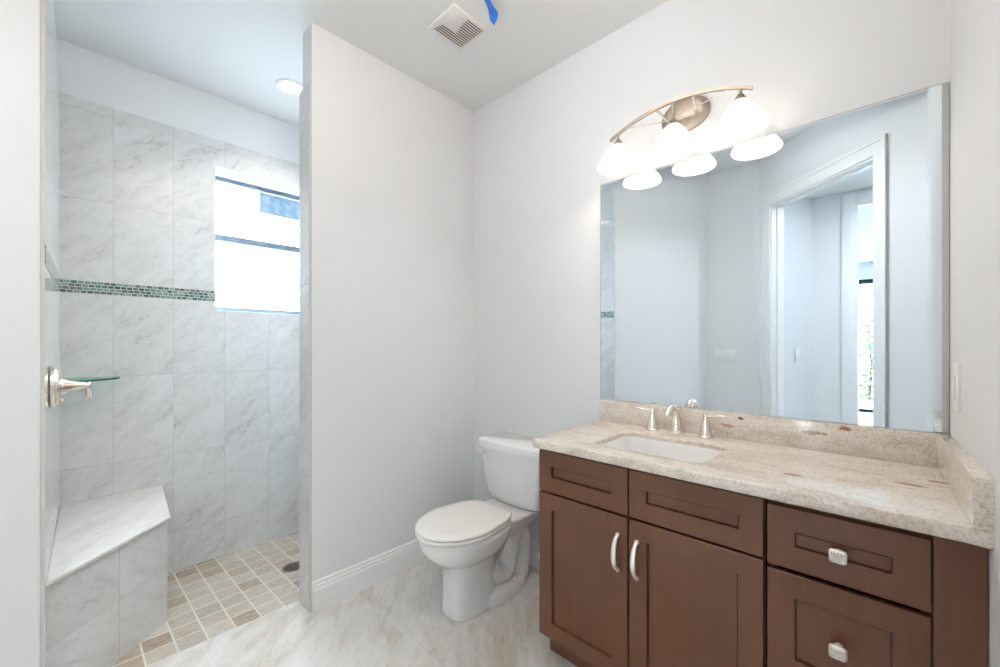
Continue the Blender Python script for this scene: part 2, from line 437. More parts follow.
LABM = mat('blue_film', (0.36, 0.55, 0.72), 0.5); t = NT(LABM)
t.l(t.ramp(t.noise(t.pos(), 14, 3), [(0.4, (0.22, 0.36, 0.50)), (0.6, (0.40, 0.53, 0.65))]), t.b.inputs['Base Color'])
tr = t.n('ShaderNodeBsdfTransparent'); ml = t.n('ShaderNodeMixShader'); ml.inputs[0].default_value = 0.95
t.l(tr.outputs[0], ml.inputs[1]); t.l(t.b.outputs[0], ml.inputs[2]); t.l(ml.outputs[0], [n for n in t.t.nodes if n.type == 'OUTPUT_MATERIAL'][0].inputs[0])
bm = new(); box(bm, fx0+0.0325, fx0+0.0335, 0.905, 1.24, 2.145, 2.285)
tag(obj('window_sticker', bm, LABM), 'pale blue rectangular film stuck on the upper window pane in the shower', 'sticker')

# diagonal entry wall with a cased doorway
S0, S1, ZH = 0.288, 1.335, 2.565
def dbox(bm, s0, s1, o0, o1, z0, z1, bev=0.0):
    prism(bm, [diag(s0, o0)[:2], diag(s1, o0)[:2], diag(s1, o1)[:2], diag(s0, o1)[:2]], z0, z1, bev)
bm = new(); dbox(bm, -0.15, S0, 0, 0.12, -0.12, HT); dbox(bm, S1, 1.52, 0, 0.12, -0.12, HT); dbox(bm, S0, S1, 0, 0.12, ZH, HT)
struct('wall_entry', bm, WALL)
q = diag(1.5)
bm = new(); box(bm, -1.60, q.x, q.y-0.12, q.y, -0.12, HT); struct('wall_rear', bm, WALL)
dt = bpy.data.objects.new('door_1', None); COL.objects.link(dt); dt.location = diag(S0); dt['kind'] = 'structure'; WLOC[dt.name] = Vector(dt.location)
bm = new()
CW, CWL = 0.088, 0.120
def casing_bars(o, sgn):
    for s0, s1, z0, z1 in ((S0-CW, S0+0.004, 0, ZH+0.108), (S1-0.004, S1+CWL, 0, ZH+0.108), (S0+0.004, S1-0.004, ZH-0.004, ZH+0.108)):
        dbox(bm, s0, s1, o, o-sgn*0.017, z0, z1, 0.004)
casing_bars(0, 1)
for s0, s1 in ((S0-CW, S0-CW+0.028), (S1+CWL-0.028, S1+CWL)): dbox(bm, s0, s1, 0, -0.025, 0, ZH+0.108, 0.005)
dbox(bm, S0-CW+0.028, S1+CWL-0.028, 0, -0.025, ZH+0.080, ZH+0.108, 0.005)
obj('casing', bm, TRIM, dt)
bm = new(); dbox(bm, S0-0.001, S0+0.016, -0.002, 0.122, 0, ZH); dbox(bm, S1-0.016, S1+0.001, -0.002, 0.122, 0, ZH); dbox(bm, S0+0.016, S1-0.016, -0.002, 0.122, ZH-0.016, ZH)
dbox(bm, S0+0.016, S0+0.028, 0.05, 0.09, 0, ZH-0.016); dbox(bm, S1-0.028, S1-0.016, 0.05, 0.09, 0, ZH-0.016); dbox(bm, S0+0.028, S1-0.028, 0.05, 0.09, ZH-0.028, ZH-0.016)
obj('jamb', bm, TRIM, dt)

# hall behind the doorway, and the room beyond it
HX, HY = -0.604, -1.685
HA, HB = Vector((-0.752, -1.095)), Vector((HX, HY))
bm = new(); prism(bm, [HA, HB, HB+Vector((-0.2, -0.03)), HA+Vector((-0.25, 0.0))], -0.12, H); struct('wall_hall_left', bm, WALL)
OX0, OX1, OZ = -0.262, 0.62, 2.60
bm = new(); box(bm, HX-0.12, OX0, HY-0.12, HY, -0.12, H); box(bm, OX1, 1.6, HY-0.12, HY, -0.12, H); box(bm, OX0, OX1, HY-0.12, HY, OZ, H); struct('wall_hall', bm, WALL)
bm = new(); box(bm, 1.5, 1.62, HY, 0.1, -0.12, H); box(bm, 0.38, 1.62, -0.02, 0.1, -0.12, H); struct('wall_hall_right', bm, WALL)
bm = new(); CZ = 2.715
for a in ((OX0-0.105, OX0, 0, CZ), (OX1, OX1+0.105, 0, CZ), (OX0, OX1, OZ, CZ)): box(bm, a[0], a[1], HY, HY+0.018, a[2], a[3], 0.004)
box(bm, OX0-0.001, OX0+0.016, HY-0.122, HY+0.002, 0, OZ); box(bm, OX1-0.016, OX1+0.001, HY-0.122, HY+0.002, 0, OZ); box(bm, OX0+0.016, OX1-0.016, HY-0.122, HY+0.002, OZ-0.016, OZ)
struct('door_2', bm, TRIM)
FY = -6.46
bm = new(); box(bm, -2.0, -1.88, FY, HY-0.1, -0.12, H); struct('wall_far_left', bm, WALL)
bm = new(); box(bm, 2.2, 2.32, FY, HY-0.1, -0.12, H); box(bm, 1.5, 2.32, HY-0.12, HY, -0.12, H); struct('wall_far_right', bm, WALL)
bm = new(); box(bm, -2.0, -1.3, FY-0.12, FY, -0.12, H); box(bm, 1.5, 2.32, FY-0.12, FY, -0.12, H); box(bm, -1.3, 1.5, FY-0.12, FY, 2.43, H); box(bm, -2.0, HX-0.1, HY-0.12, HY-0.02, -0.12, H)
struct('wall_far', bm, WALL)
w2 = bpy.data.objects.new('window_2', None); COL.objects.link(w2); w2.location = (0.1, FY-0.06, 0); w2['kind'] = 'structure'; WLOC[w2.name] = Vector(w2.location)
bm = new(); box(bm, -1.3, 1.5, FY-0.10, FY-0.03, 2.35, 2.43); box(bm, -1.3, 1.5, FY-0.10, FY-0.03, 0.0, 0.05); box(bm, -1.3, -1.25, FY-0.1, FY-0.03, 0, 2.43); box(bm, 1.45, 1.5, FY-0.1, FY-0.03, 0, 2.43); box(bm, 0.5, 0.57, FY-0.1, FY-0.03, 0, 2.43)
obj('slider_frame', bm, mat('dark_slider_frame', (0.02, 0.03, 0.03), 0.4), w2)
bm = new(); box(bm, -1.25, 0.5, FY-0.07, FY-0.064, 0.05, 2.35); obj('pane', bm, GLASS, w2)
bm = new(); box(bm, 0.57, 1.45, FY-0.07, FY-0.064, 0.05, 2.35); obj('pane', bm, GLASS, w2)
bm = new(); box(bm, -14, XS-0.25, -4, 8, -0.3, -0.15); struct('ground_added', bm, mat('added_ground_grey', (0.22, 0.23, 0.22), 0.8))  # unseen ground, added to cut low sky light on the shower ceiling
bm = new(); box(bm, -5, 5, FY-3.2, FY-0.12, -0.14, -0.02); struct('ground', bm, mat('pale_concrete', (0.45, 0.52, 0.60), 0.7))
bm = new(); box(bm, -4, 4, FY-1.6, FY-0.12, 2.5, 2.6); struct('trim_8', bm, CEIL)
# hedge outside the sliding door
LEAF = mat('hedge_leaf', (0.30, 0.46, 0.20), 0.6); t = NT(LEAF)
t.l(t.ramp(t.noise(t.pos(), 9, 2), [(0.35, (0.10, 0.19, 0.07)), (0.65, (0.26, 0.34, 0.19))]), t.b.inputs['Base Color'])
rng = random.Random(4)
ht = thing('hedge', 'leafy green hedge outside the far sliding door, seen in the mirror', 'hedge', (-0.5, FY-2.6, -0.02))
bm = new()
for i in range(5200):
    p = Vector((rng.uniform(-2.6, 1.8), FY-2.6+rng.uniform(-0.35, 0.35), rng.uniform(0.0, 2.35)))
    d = Vector((rng.gauss(0, 1), rng.gauss(0.6, 1), rng.gauss(0.2, 1))).normalized(); x, y = frame_of(d)
    l, wd = rng.uniform(0.05, 0.09), rng.uniform(0.022, 0.035)
    bm.faces.new([bm.verts.new(p+q) for q in (x*-l, y*-wd+d*0.008, x*l, y*wd+d*0.008)])
obj('leaves', bm, LEAF, ht)
bm = new()
for k in range(9):
    x = -2.4+k*0.5
    tube(bm, [(x, FY-2.6, -0.02), (x+0.05, FY-2.62, 0.8), (x-0.05, FY-2.58, 1.9)], [0.035, 0.025, 0.01], 8)
obj('stems', bm, mat('hedge_stem', (0.12, 0.08, 0.05), 0.8), ht)

# baseboards
def base_profile(L0, L1, nrm):      # moulded board from L0 to L1, nrm = out of wall
    bm = new(); n = Vector((*nrm, 0)); prof = [(0, 0), (0.016, 0), (0.016, 0.098), (0.013, 0.106), (0.013, 0.116), (0.009, 0.122), (0.009, 0.132), (0.005, 0.139), (0, 0.139)]
    loops = [[Vector((*L, 0)) + n*a + Vector((0, 0, b)) for a, b in prof] for L in (L0, L1)]
    loft(bm, loops); return bm
struct('baseboard_left', base_profile((XA, YJ-0.002), (XA, YB), (1, 0)), TRIM, sharp=20)
struct('baseboard_back', base_profile((XA+0.016, YB), (-1.006, YB), (0, -1)), TRIM, sharp=20)

# ------------------------------------------------------------------ shower bench
BZ = 0.46
bt = thing('shower_bench', 'tiled corner bench with white top, in the left corner of the shower', 'bench', (-2.5, 0.05, -0.04))
foot = [(XS+0.001, 0.349), (-2.392, 0.312), (-2.03, -0.0490), (XS+0.001, -0.0269)]
bm = new(); prism(bm, foot, -0.036, BZ-0.014); obj('base', bm, TILE_B, bt)
topp = [(XS+0.001, 0.362), (-2.380, 0.322), (-2.012, -0.0495), (XS+0.001, -0.0269)]
bm = new(); prism(bm, topp, BZ-0.014, BZ, 0.003); obj('bench_top', bm, TILE_T, bt)

# drain
dr_ = thing('floor_drain', 'round dark metal drain in the tiled shower floor', 'drain', (-2.46, 0.885, -0.02))
MD = Matrix.Translation((-2.46, 0.885, -0.0195)) @ Matrix.Rotation(-0.047, 4, 'Y')
bm = new(); lathe(bm, [(0.064, -0.012), (0.064, 0.003), (0.060, 0.0045), (0.055, 0.0025), (0.0545, -0.01)], MD, 32, True, False); obj('ring', bm, NICKD, dr_)
DRN = mat('dark_drain_metal', (0.22, 0.19, 0.17), 0.4, metal=0.9)
bm = new()
lathe(bm, [(0.0545, -0.011), (0.0545, -0.009)], MD, 32)
for k in range(-4, 5):
    hw = math.sqrt(0.054**2-(k*0.0115)**2)
    loft(bm, [[MD @ Vector((k*0.0115+a, sgn*hw, b)) for a, b in ((-0.0035, -0.009), (0.0035, -0.009), (0.0035, 0.002), (-0.0035, 0.002))] for sgn in (-1, 1)])
    loft(bm, [[MD @ Vector((sgn*hw, k*0.0115+a, b)) for a, b in ((-0.0035, -0.009), (0.0035, -0.009), (0.0035, 0.002), (-0.0035, 0.002))] for sgn in (-1, 1)])
obj('grate', bm, DRN, dr_)

# glass shelf in the corner
gt = thing('glass_shelf', 'clear glass corner shelf with green edge, on the tiled shower walls', 'shelf', (XS+0.01, 0.0, 1.068))
arc = []
c0 = Vector((XS+0.002, -0.024, 0))
for k in range(13):
    a = (PI/2)*k/12
    arc.append((c0.x+0.20*math.sin(a)**1.0, c0.y+0.214*math.cos(a)))
bm = new(); prism(bm, [(c0.x, c0.y)]+[(c0.x+(p[0]-c0.x)*0.985, c0.y+(p[1]-c0.y)*0.985) for p in arc], 1.066, 1.074); obj('glass_plate', bm, SHELFG, gt)
bm = new()
for a, b in zip(arc, arc[1:]):
    f = lambda p, s: (c0.x+(p[0]-c0.x)*s, c0.y+(p[1]-c0.y)*s)
    prism(bm, [f(a, 0.986), f(b, 0.986), f(b, 1.0), f(a, 1.0)], 1.066, 1.074)
obj('front_edge', bm, SHELFE, gt)['label'] = 'dark green polished glass edge'

# shower valve on the left wall
VX, VZ, VY = -2.2, 1.09, -0.0445
vt = thing('shower_valve', 'brushed nickel shower valve with lever handle, on the left tiled wall', 'shower valve', (VX, VY, VZ))
MV = Matrix.Translation((VX, VY, VZ)) @ Matrix.Rotation(-PI/2, 4, 'X')
bm = new(); lathe(bm, [(0.074, 0), (0.0755, 0.006), (0.074, 0.012), (0.067, 0.016), (0.066, 0.020), (0.055, 0.025), (0.03, 0.028), (0.0, 0.028)], MV, 48, True, False); obj('escutcheon', bm, NICK, vt)
bm = new(); lathe(bm, [(0.030, 0.026), (0.029, 0.034), (0.022, 0.044), (0.017, 0.062), (0.0135, 0.082), (0.012, 0.094), (0.0135, 0.097), (0.0135, 0.101), (0.010, 0.106), (0.0, 0.107)], MV, 32, True, False); obj('hub', bm, NICK, vt)
bm = new()
hy = VY+0.094
tube(bm, [(VX, hy, VZ-0.006), (VX, hy+0.001, VZ-0.018), (VX, hy+0.003, VZ-0.032), (VX, hy+0.004, VZ-0.046), (VX, hy+0.005, VZ-0.056), (VX, hy+0.0055, VZ-0.060)], [0.006, 0.0065, 0.0095, 0.0115, 0.0085, 0.003], 20, up=Vector((0, 1, 0)))
obj('lever', bm, NICK, vt)
bm = new(); tube(bm, [(VX, VY+0.02, VZ-0.05), (VX, VY+0.034, VZ-0.052)], [0.008, 0.006], 16); obj('temperature_stop', bm, NICK, vt)

# ------------------------------------------------------------------ toilet
TX = -1.468
tt = thing('toilet', 'white two-piece toilet with closed lid, between the side wall and vanity', 'toilet', (TX, 1.40, 0))
def ring(z, yf, yb, hw, e=2.3, n=48, pw=0.0):
    cy = (yf+yb)/2; b = (yb-yf)/2; out = []
    for k in range(n):
        a = 2*PI*k/n
        cx = math.copysign(abs(math.cos(a))**(2/e), math.cos(a)); sy = math.copysign(abs(math.sin(a))**(2/e), math.sin(a))
        taper = 1.0 + pw*sy        # pw > 0: wider at the back
        out.append(Vector((TX+hw*cx*taper, cy+b*sy, z)))
    return out
bm = new()
R = [(0.0, 1.195, 1.46, .090, 2.8), (0.012, 1.190, 1.465, .093, 2.8), (0.03, 1.192, 1.46, .091, 2.8), (0.10, 1.194, 1.46, .088, 2.7), (0.17, 1.190, 1.46, .088, 2.6), (0.225, 1.180, 1.47, .094, 2.4),
     (0.252, 1.150, 1.48, .112, 2.3), (0.278, 1.112, 1.51, .142, 2.2), (0.305, 1.085, 1.535, .162, 2.15), (0.335, 1.068, 1.55, .175, 2.1), (0.365, 1.062, 1.56, .180, 2.1), (0.382, 1.063, 1.56, .180, 2.1), (0.388, 1.068, 1.555, .176, 2.1)]
rr = [ring(*a) for a in R]
loft(bm, rr)
# deck carrying the tank
DK = [(0.27, 1.47, 1.70, .075, 3.5), (0.31, 1.44, 1.75, .10, 3.5), (0.345, 1.42, 1.775, .125, 4), (0.382, 1.42, 1.785, .145, 4), (0.390, 1.425, 1.78, .141, 4)]
loft(bm, [ring(*a) for a in DK])
# foot plate behind the pedestal
FT = [(0.0, 1.34, 1.685, .108, 3.2, 48, -0.10), (0.035, 1.34, 1.685, .108, 3.2, 48, -0.10), (0.055, 1.35, 1.672, .099, 3.0, 48, -0.10), (0.062, 1.38, 1.655, .088, 3.0, 48, -0.10)]
loft(bm, [ring(*a) for a in FT])
obj('bowl', bm, PORC, tt, 50)
bm = new()
tp = spline([(TX, 1.42, .16), (TX, 1.47, .10), (TX, 1.535, .105), (TX, 1.565, .18), (TX, 1.585, .255), (TX, 1.63, .285), (TX, 1.665, .235), (TX, 1.665, .14), (TX, 1.645, .04)], 6)
tube(bm, tp, 0.066, 24, up=Vector((1, 0, 0)), flat=1.32)
obj('trapway', bm, PORC, tt, 60)
for sx in (-1, 1):
    bm = new(); lathe(bm, [(0.013, 0), (0.013, 0.010), (0.010, 0.016), (0.0, 0.018)], Matrix.Translation((TX+sx*0.086, 1.555, 0.058)), 20, True, False); obj('bolt_cap', bm, PORC, tt)
# seat and lid
def egg(z, grow=0.0, n=64):
    out = []; yc, yb = 1.285, 1.500
    for k in range(n):
        a = 2*PI*k/n; c, s = math.cos(a), math.sin(a)
        if s <= 0: x, y = (0.183+grow)*c, yc+(0.236+grow)*s
        else:
            e = 7.0
            x = (0.183+grow)*math.copysign(abs(c)**(2/e), c); y = yc+(yb-yc+grow)*abs(s)**(2/e)
            x *= 1-0.24*((y-yc)/(yb-yc))**1.7
        out.append(Vector((TX+x, y, z)))
    return out
bm = new(); loft(bm, [egg(.391, -.006), egg(.394, 0), egg(.403, 0), egg(.407, -.005), egg(.407, -.06), egg(.395, -.062)], False, False); bm.faces.new([v for v in bm.verts[-64:]])
obj('seat', bm, SEATP, tt)
bm = new(); loft(bm, [egg(.4095, -.008), egg(.412, -.001), egg(.4185, 0), egg(.4245, -.004), egg(.4275, -.014), egg(.429, -.045), egg(.430, -.10)])
obj('seat_lid', bm, SEATP, tt)
for sx in (-1, 1):
    bm = new(); tube(bm, [(TX+sx*0.075-0.025, 1.509, .402), (TX+sx*0.075+0.025, 1.509, .402)], 0.009, 16); box(bm, TX+sx*0.075-0.022, TX+sx*0.075+0.022, 1.502, 1.518, .388, .402, .003); obj('hinge', bm, SEATP, tt)
# tank: bowed front
def tank_ring(z, hw, yf, bow, yb=1.792, r=0.045, n=12):
    pts = []
    hb = hw*0.985
    # front bow from left to right
    m = 18
    fl = [(-hw+r + (2*hw-2*r)*k/m, yf - bow*(1-((2*k/m)-1)**2)) for k in range(m+1)]
    left = [(-hw+r-r*math.sin(a), yf+r-r*math.cos(a)) for a in [PI/2*k/n for k in range(n, 0, -1)]]
    right = [(hw-r+r*math.sin(a), yf+r-r*math.cos(a)) for a in [PI/2*k/n for k in range(1, n+1)]]
    rb = 0.02
    br = [(hb-rb+rb*math.cos(a), yb-rb+rb*math.sin(a)) for a in [PI/2*k/6 for k in range(7)]]
    bl = [(-hb+rb-rb*math.sin(a), yb-rb+rb*math.cos(a)) for a in [PI/2*k/6 for k in range(7)]]
    return [Vector((TX+x, y, z)) for x, y in left+fl+right+br+bl]
bm = new(); loft(bm, [tank_ring(.386, .150, 1.650, .012), tank_ring(.391, .168, 1.632, .014), tank_ring(.405, .180, 1.618, .016), tank_ring(.44, .190, 1.610, .018), tank_ring(.55, .207, 1.600, .02), tank_ring(.680, .222, 1.592, .02)])
obj('tank', bm, PORC, tt, 45)
bm = new(); loft(bm, [tank_ring(.680, .226, 1.588, .02), tank_ring(.683, .233, 1.580, .021, 1.797), tank_ring(.714, .234, 1.579, .021, 1.797), tank_ring(.722, .231, 1.583, .021, 1.794), tank_ring(.726, .222, 1.592, .019, 1.785)])
obj('tank_lid', bm, PORC, tt, 45)
bm = new(); lathe(bm, [(0.015, 0), (0.015, 0.006), (0.008, 0.010), (0.008, 0.020), (0.0, 0.020)], Matrix.Translation((TX-0.170, 1.592, .655)) @ Matrix.Rotation(PI/2, 4, 'X'), 20, True, False)
tube(bm, [(TX-0.158, 1.573, .656), (TX-0.178, 1.573, .655), (TX-0.203, 1.574, .653), (TX-0.212, 1.575, .652)], [0.009, 0.008, 0.009, 0.006], 16)
obj('flush_handle', bm, PLATE, tt)

# ------------------------------------------------------------------ vanity cabinets
FYC, BYC, CTOP = 1.285, 1.790, 0.844
def shaker(x0, x1, z0, z1, fw, dep=0.009):
    bm = new(); y1, y0 = FYC+0.019, FYC
    v = lambda x, z, y: bm.verts.new((x, y, z))
    def rect(i, y): return [v(x0+i, z0+i, y), v(x1-i, z0+i, y), v(x1-i, z1-i, y), v(x0+i, z1-i, y)]
    rings = [rect(0, y1), rect(0, y0+0.0015), rect(0.0015, y0), rect(fw, y0), rect(fw+0.0006, y0+dep+0.006), rect(fw+0.0036, y0+dep+0.006), rect(fw+0.0042, y0+dep)]
    bm.faces.new(rings[0])
    for a, b in zip(rings, rings[1:]):
        for i in range(4): bm.faces.new((a[i], a[(i+1) % 4], b[(i+1) % 4], b[i]))
    bm.faces.new(rings[-1]); return bm
def pull(x, z0, z1, par):
    bm = new(); pts = []
    n = 20
    for k in range(n+1):
        u = k/n; pts.append((x, FYC-0.004-0.028*(1-abs(2*u-1)**2.4)**0.7, z0+(z1-z0)*u))
    rad = [0.0065+0.0022*math.sin(PI*k/n) for k in range(n+1)]
    tube(bm, pts, rad, 16, up=Vector((0, 1, 0)), flat=0.62)
    for z in (z0, z1): lathe(bm, [(0.0075, -0.001), (0.0075, 0.005), (0.006, 0.007)], Matrix.Translation((x, FYC, z)) @ Matrix.Rotation(PI/2, 4, 'X'), 16)
    obj('handle', bm, PULL, par)['label'] = 'bowed satin nickel pull'
def knob(x, z, par):
    bm = new()
    lathe(bm, [(0.010, -0.0005), (0.0085, 0.004), (0.006, 0.008), (0.006, 0.016), (0.009, 0.019)], Matrix.Translation((x, FYC, z)) @ Matrix.Rotation(PI/2, 4, 'X'), 20)
    # squared face with rounded corners and five vertical flutes
    def sq(s, y, ribs=0.0, n=64):
        out = []
        for k in range(n):
            a = 2*PI*k/n; c, q = math.cos(a), math.sin(a); e = 5
            out.append(Vector((x+s*0.0175*math.copysign(abs(c)**(2/e), c), y, z+s*0.0165*math.copysign(abs(q)**(2/e), q))))
        return out
    yk = FYC-0.018
    loft(bm, [sq(0.5, yk), sq(0.85, yk-0.003), sq(1.0, yk-0.006), sq(0.97, yk-0.010), sq(0.86, yk-0.012)])
    for k in range(5):
        xx = x+(k-2)*0.0058
        tube(bm, [(xx, yk-0.0115, z-0.0125), (xx, yk-0.0135, z-0.009), (xx, yk-0.0145, z), (xx, yk-0.0135, z+0.009), (xx, yk-0.0115, z+0.0125)], [0.001, 0.0024, 0.0027, 0.0024, 0.001], 10)
    obj('knob', bm, PULL, par)['label'] = 'ribbed square nickel knob'
def carcass(x0, x1, par):
    # side panels notched at the toe, bottom, back and front rails
    bm = new(); t_ = 0.018; yb = FYC+0.0195
    for xa, xb in ((x0, x0+t_), (x1-t_, x1)):
        loft(bm, [[(x, y, z) for y, z in ((1.357, 0), (BYC, 0), (BYC, CTOP-0.002), (yb, CTOP-0.002), (yb, 0.108), (1.357, 0.108))] for x in (xa, xb)])
    box(bm, x0+t_, x1-t_, yb, BYC, 0.108, 0.126); box(bm, x0+t_, x1-t_, BYC-0.012, BYC, 0.126, CTOP-0.002)
    box(bm, x0+t_, x1-t_, yb, yb+0.018, CTOP-0.03, CTOP-0.002)
    obj('carcass', bm, WOOD, par)
    bm = new(); box(bm, x0+t_, x1-t_, 1.357, 1.372, 0.0, 0.108); obj('toe_kick', bm, WOOD, par)
    bm = new(); box(bm, x0+t_, x1-t_, yb+0.019, yb+0.024, 0.127, CTOP-0.032); obj('gap_shade_sheet', bm, DARK, par)  # near-black sheet painted as the shade behind the front gaps
X0, XM, X1 = -1.012, -0.637, -0.2505
ca = thing('sink_cabinet', 'dark brown vanity cabinet with two doors, under the sink', 'cabinet', ((X0+X1)/2, 1.5, 0))
carcass(X0+0.001, X1, ca)
obj('false_front', shaker(X0, XM-0.003, .672, .829, .058), WOOD, ca)
obj('false_front', shaker(XM+0.003, X1-0.0015, .672, .829, .058), WOOD, ca)
d1 = obj('door', shaker(X0, XM-0.003, .106, .664, .060), WOOD, ca); pull(-.674, .482, .600, d1)
d2 = obj('door', shaker(XM+0.003, X1-0.0015, .106, .664, .060), WOOD, ca); pull(-.606, .480, .597, d2)
Y0, Y1 = -0.2425, 0.061
cb = thing('drawer_cabinet', 'dark brown vanity drawer cabinet with square knobs, against the right wall', 'cabinet', ((Y0+Y1)/2, 1.5, 0))
carcass(Y0, Y1+0.001, cb)
kz = [(.664, .822), (.374, .652), (.106, .366)]
for i, (a, b) in enumerate(kz):
    d_ = obj('drawer', shaker(Y0, Y1-0.0015, a, b, .060 if i == 0 else .060, 0.007), WOOD, cb); knob((Y0+Y1)/2-0.004, (a+b)/2 if i else 0.741, d_)
bm = new(); prism(bm, [(Y1+0.002, FYC+0.004), (0.139, FYC+0.004), (0.139, FYC+0.022), (Y1+0.002, FYC+0.022)], 0.0, CTOP-0.002); obj('filler_strip', bm, WOOD, cb)

# ------------------------------------------------------------------ countertop, splashes, sink
def rrect(x0, x1, y0, y1, r, n=8):
    out = []
    for cx, cy, a0 in ((x1-r, y1-r, 0), (x0+r, y1-r, PI/2), (x0+r, y0+r, PI), (x1-r, y0+r, 3*PI/2)):
        for k in range(n+1):
            a = a0+PI/2*k/n; out.append((cx+r*math.cos(a), cy+r*math.sin(a)))
    return out
SX0, SX1, SY0, SY1 = -0.815, -0.425, 1.345, 1.635
hole = rrect(SX0, SX1, SY0, SY1, 0.045)
cl, cr_, cf, cbk = -1.034, 0.143, 1.243, 1.8035
rc = 0.026
outer = [(0.121, cbk), (cl, cbk)]
for k in range(9):
    a = PI+PI/2*k/8; outer.append((cl+0.010+rc+rc*math.cos(a), cf+rc+rc*math.sin(a)))
outer.append((cr_, cf))
CT0, CT1 = 0.844, 0.877
bm = new()
vo = [bm.verts.new((x, y, CT1)) for x, y in outer]; vi = [bm.verts.new((x, y, CT1)) for x, y in hole]
es = [bm.edges.new((l[i], l[(i+1) % len(l)])) for l in (vo, vi) for i in range(len(l))]
r_ = bmesh.ops.triangle_fill(bm, use_beauty=True, use_dissolve=False, edges=es)
faces = [f for f in bm.faces]
ext = bmesh.ops.extrude_face_region(bm, geom=faces)
bmesh.ops.translate(bm, verts=[v for v in ext['geom'] if isinstance(v, bmesh.types.BMVert)], vec=(0, 0, CT0-CT1))
bmesh.ops.recalc_face_normals(bm, faces=bm.faces[:])
be = [e for e in bm.edges if len(e.link_faces) == 2 and abs(e.verts[0].co.z-e.verts[1].co.z) < 1e-5 and e.link_faces[0].normal.dot(e.link_faces[1].normal) < 0.3
      and not (e.verts[0].co.y > 1.79 and e.verts[1].co.y > 1.79) and not (e.verts[0].co.x > 0.10 and e.verts[1].co.x > 0.10)]
bmesh.ops.bevel(bm, geom=be, offset=0.007, segments=3, profile=0.5, affect='EDGES')
tag(obj('countertop', bm, GRAN, None, 40), 'cream speckled granite countertop with an undermount sink cutout', 'countertop')
bm = new(); box(bm, cl-0.002, 0.1195, 1.784, 1.8045, CT1, 0.977, 0.002)
tag(obj('backsplash', bm, GRAN), 'granite backsplash strip standing along the wall below the mirror', 'backsplash')
bm = new(); prism(bm, [(0.0935, 1.7838), (0.1225, 1.7838), (0.1432, 1.243), (0.1145, 1.243)], CT1+0.0002, 0.980, 0.002)
tag(obj('side_splash', bm, GRAN), 'granite side splash standing on the counter against the right wall', 'backsplash')
sk = thing('sink', 'white rectangular undermount sink set below the granite counter', 'sink', ((SX0+SX1)/2, 1.49, 0.70))
def hr(g, z): return [(x, y, z) for x, y in rrect(SX0-g, SX1+g, SY0-g, SY1+g, max(0.02, 0.045+g))]
bm = new(); loft(bm, [hr(-0.0006, .846), hr(-0.0006, .858), hr(-0.006, .858), hr(-0.008, .85), hr(-0.013, .78), hr(-0.025, .752), hr(-0.05, .742), hr(-0.11, .739)], False, True)
loft(bm, [hr(-0.0006, .846), hr(-0.002, .80), hr(-0.012, .745), hr(-0.05, .728), hr(-0.11, .726)], False, True)
obj('basin', bm, PORC, sk, 50)
bm = new(); lathe(bm, [(0.022, 0), (0.022, 0.003), (0.017, 0.004), (0.015, 0.0015), (0.0, 0.0015)], Matrix.Translation((-0.62, 1.50, .7392)), 28, True, False); obj('drain_cap', bm, NICK, sk)

# ------------------------------------------------------------------ faucet set
FX, FYY = -0.648, 1.735
sp = thing('faucet', 'brushed nickel widespread faucet with two lever handles, behind the sink', 'faucet', (FX, FYY, CT1))
T = lambda x, y, z: Matrix.Translation((x, y, z))
bm = new(); pts = spline([(FX, FYY, CT1+.006), (FX, FYY-.001, CT1+.04), (FX, FYY-.005, CT1+.075), (FX, FYY-.022, CT1+.104), (FX, FYY-.050, CT1+.113), (FX, FYY-.078, CT1+.103), (FX, FYY-.096, CT1+.080)], 6)
tube(bm, pts, lerps([.0245, .0215, .0175, .0145, .0130, .0122, .0128], 6), 24, up=Vector((1, 0, 0))); so = obj('spout', bm, NICK, sp)
bm = new(); lathe(bm, [(0.0305, 0), (0.0305, 0.004), (0.028, 0.008), (0.024, 0.011)], T(FX, FYY, CT1), 32); obj('base_ring', bm, NICK, so)
def fhandle(x, sgn, tilt):
    bm = new(); lathe(bm, [(0.0295, 0), (0.0295, 0.004), (0.025, 0.008), (0.022, 0.020), (0.0185, 0.040), (0.0150, 0.058), (0.0135, 0.066), (0.0135, 0.067), (0.0112, 0.071), (0.0095, 0.076), (0.0110, 0.086), (0.0095, 0.092), (0.0, 0.095)], T(x, FYY, CT1), 32, True, False); h = obj('handle', bm, NICK, sp)
    bm = new(); d = Vector((sgn*math.cos(tilt), -math.sin(tilt), 0)); p = Vector((x, FYY, CT1+.084))
    tube(bm, [p+d*.004, p+d*.02+Vector((0, 0, .001)), p+d*.045+Vector((0, 0, .004)), p+d*.066+Vector((0, 0, .006)), p+d*.072+Vector((0, 0, .006))], [.0065, .0055, .0075, .0088, .005], 16, flat=0.75); obj('lever', bm, NICK, h)
fhandle(-0.748, -1, 0.25)
fhandle(-0.535, 1, 0.0)

# ------------------------------------------------------------------ mirror
mt = thing('wall_mirror', 'large frameless wall mirror above the vanity backsplash', 'mirror', (-0.46, YB, 0.979))
bm = new(); box(bm, -1.034, 0.1055, YB-0.006, YB-0.0005, 0.979, 2.021, 0.0); obj('mirror_glass', bm, MIRR, mt)
bm = new(); box(bm, -1.037, -1.034, YB-0.0065, YB-0.0005, 0.979, 2.023); box(bm, 0.1055, 0.1205, YB-0.0075, YB-0.0005, 0.979, 2.021); box(bm, -1.037, 0.1055, YB-0.0065, YB-0.0005, 2.021, 2.0235); obj('edge_strip', bm, MEDGE, mt)['label'] = 'grey edge strip'

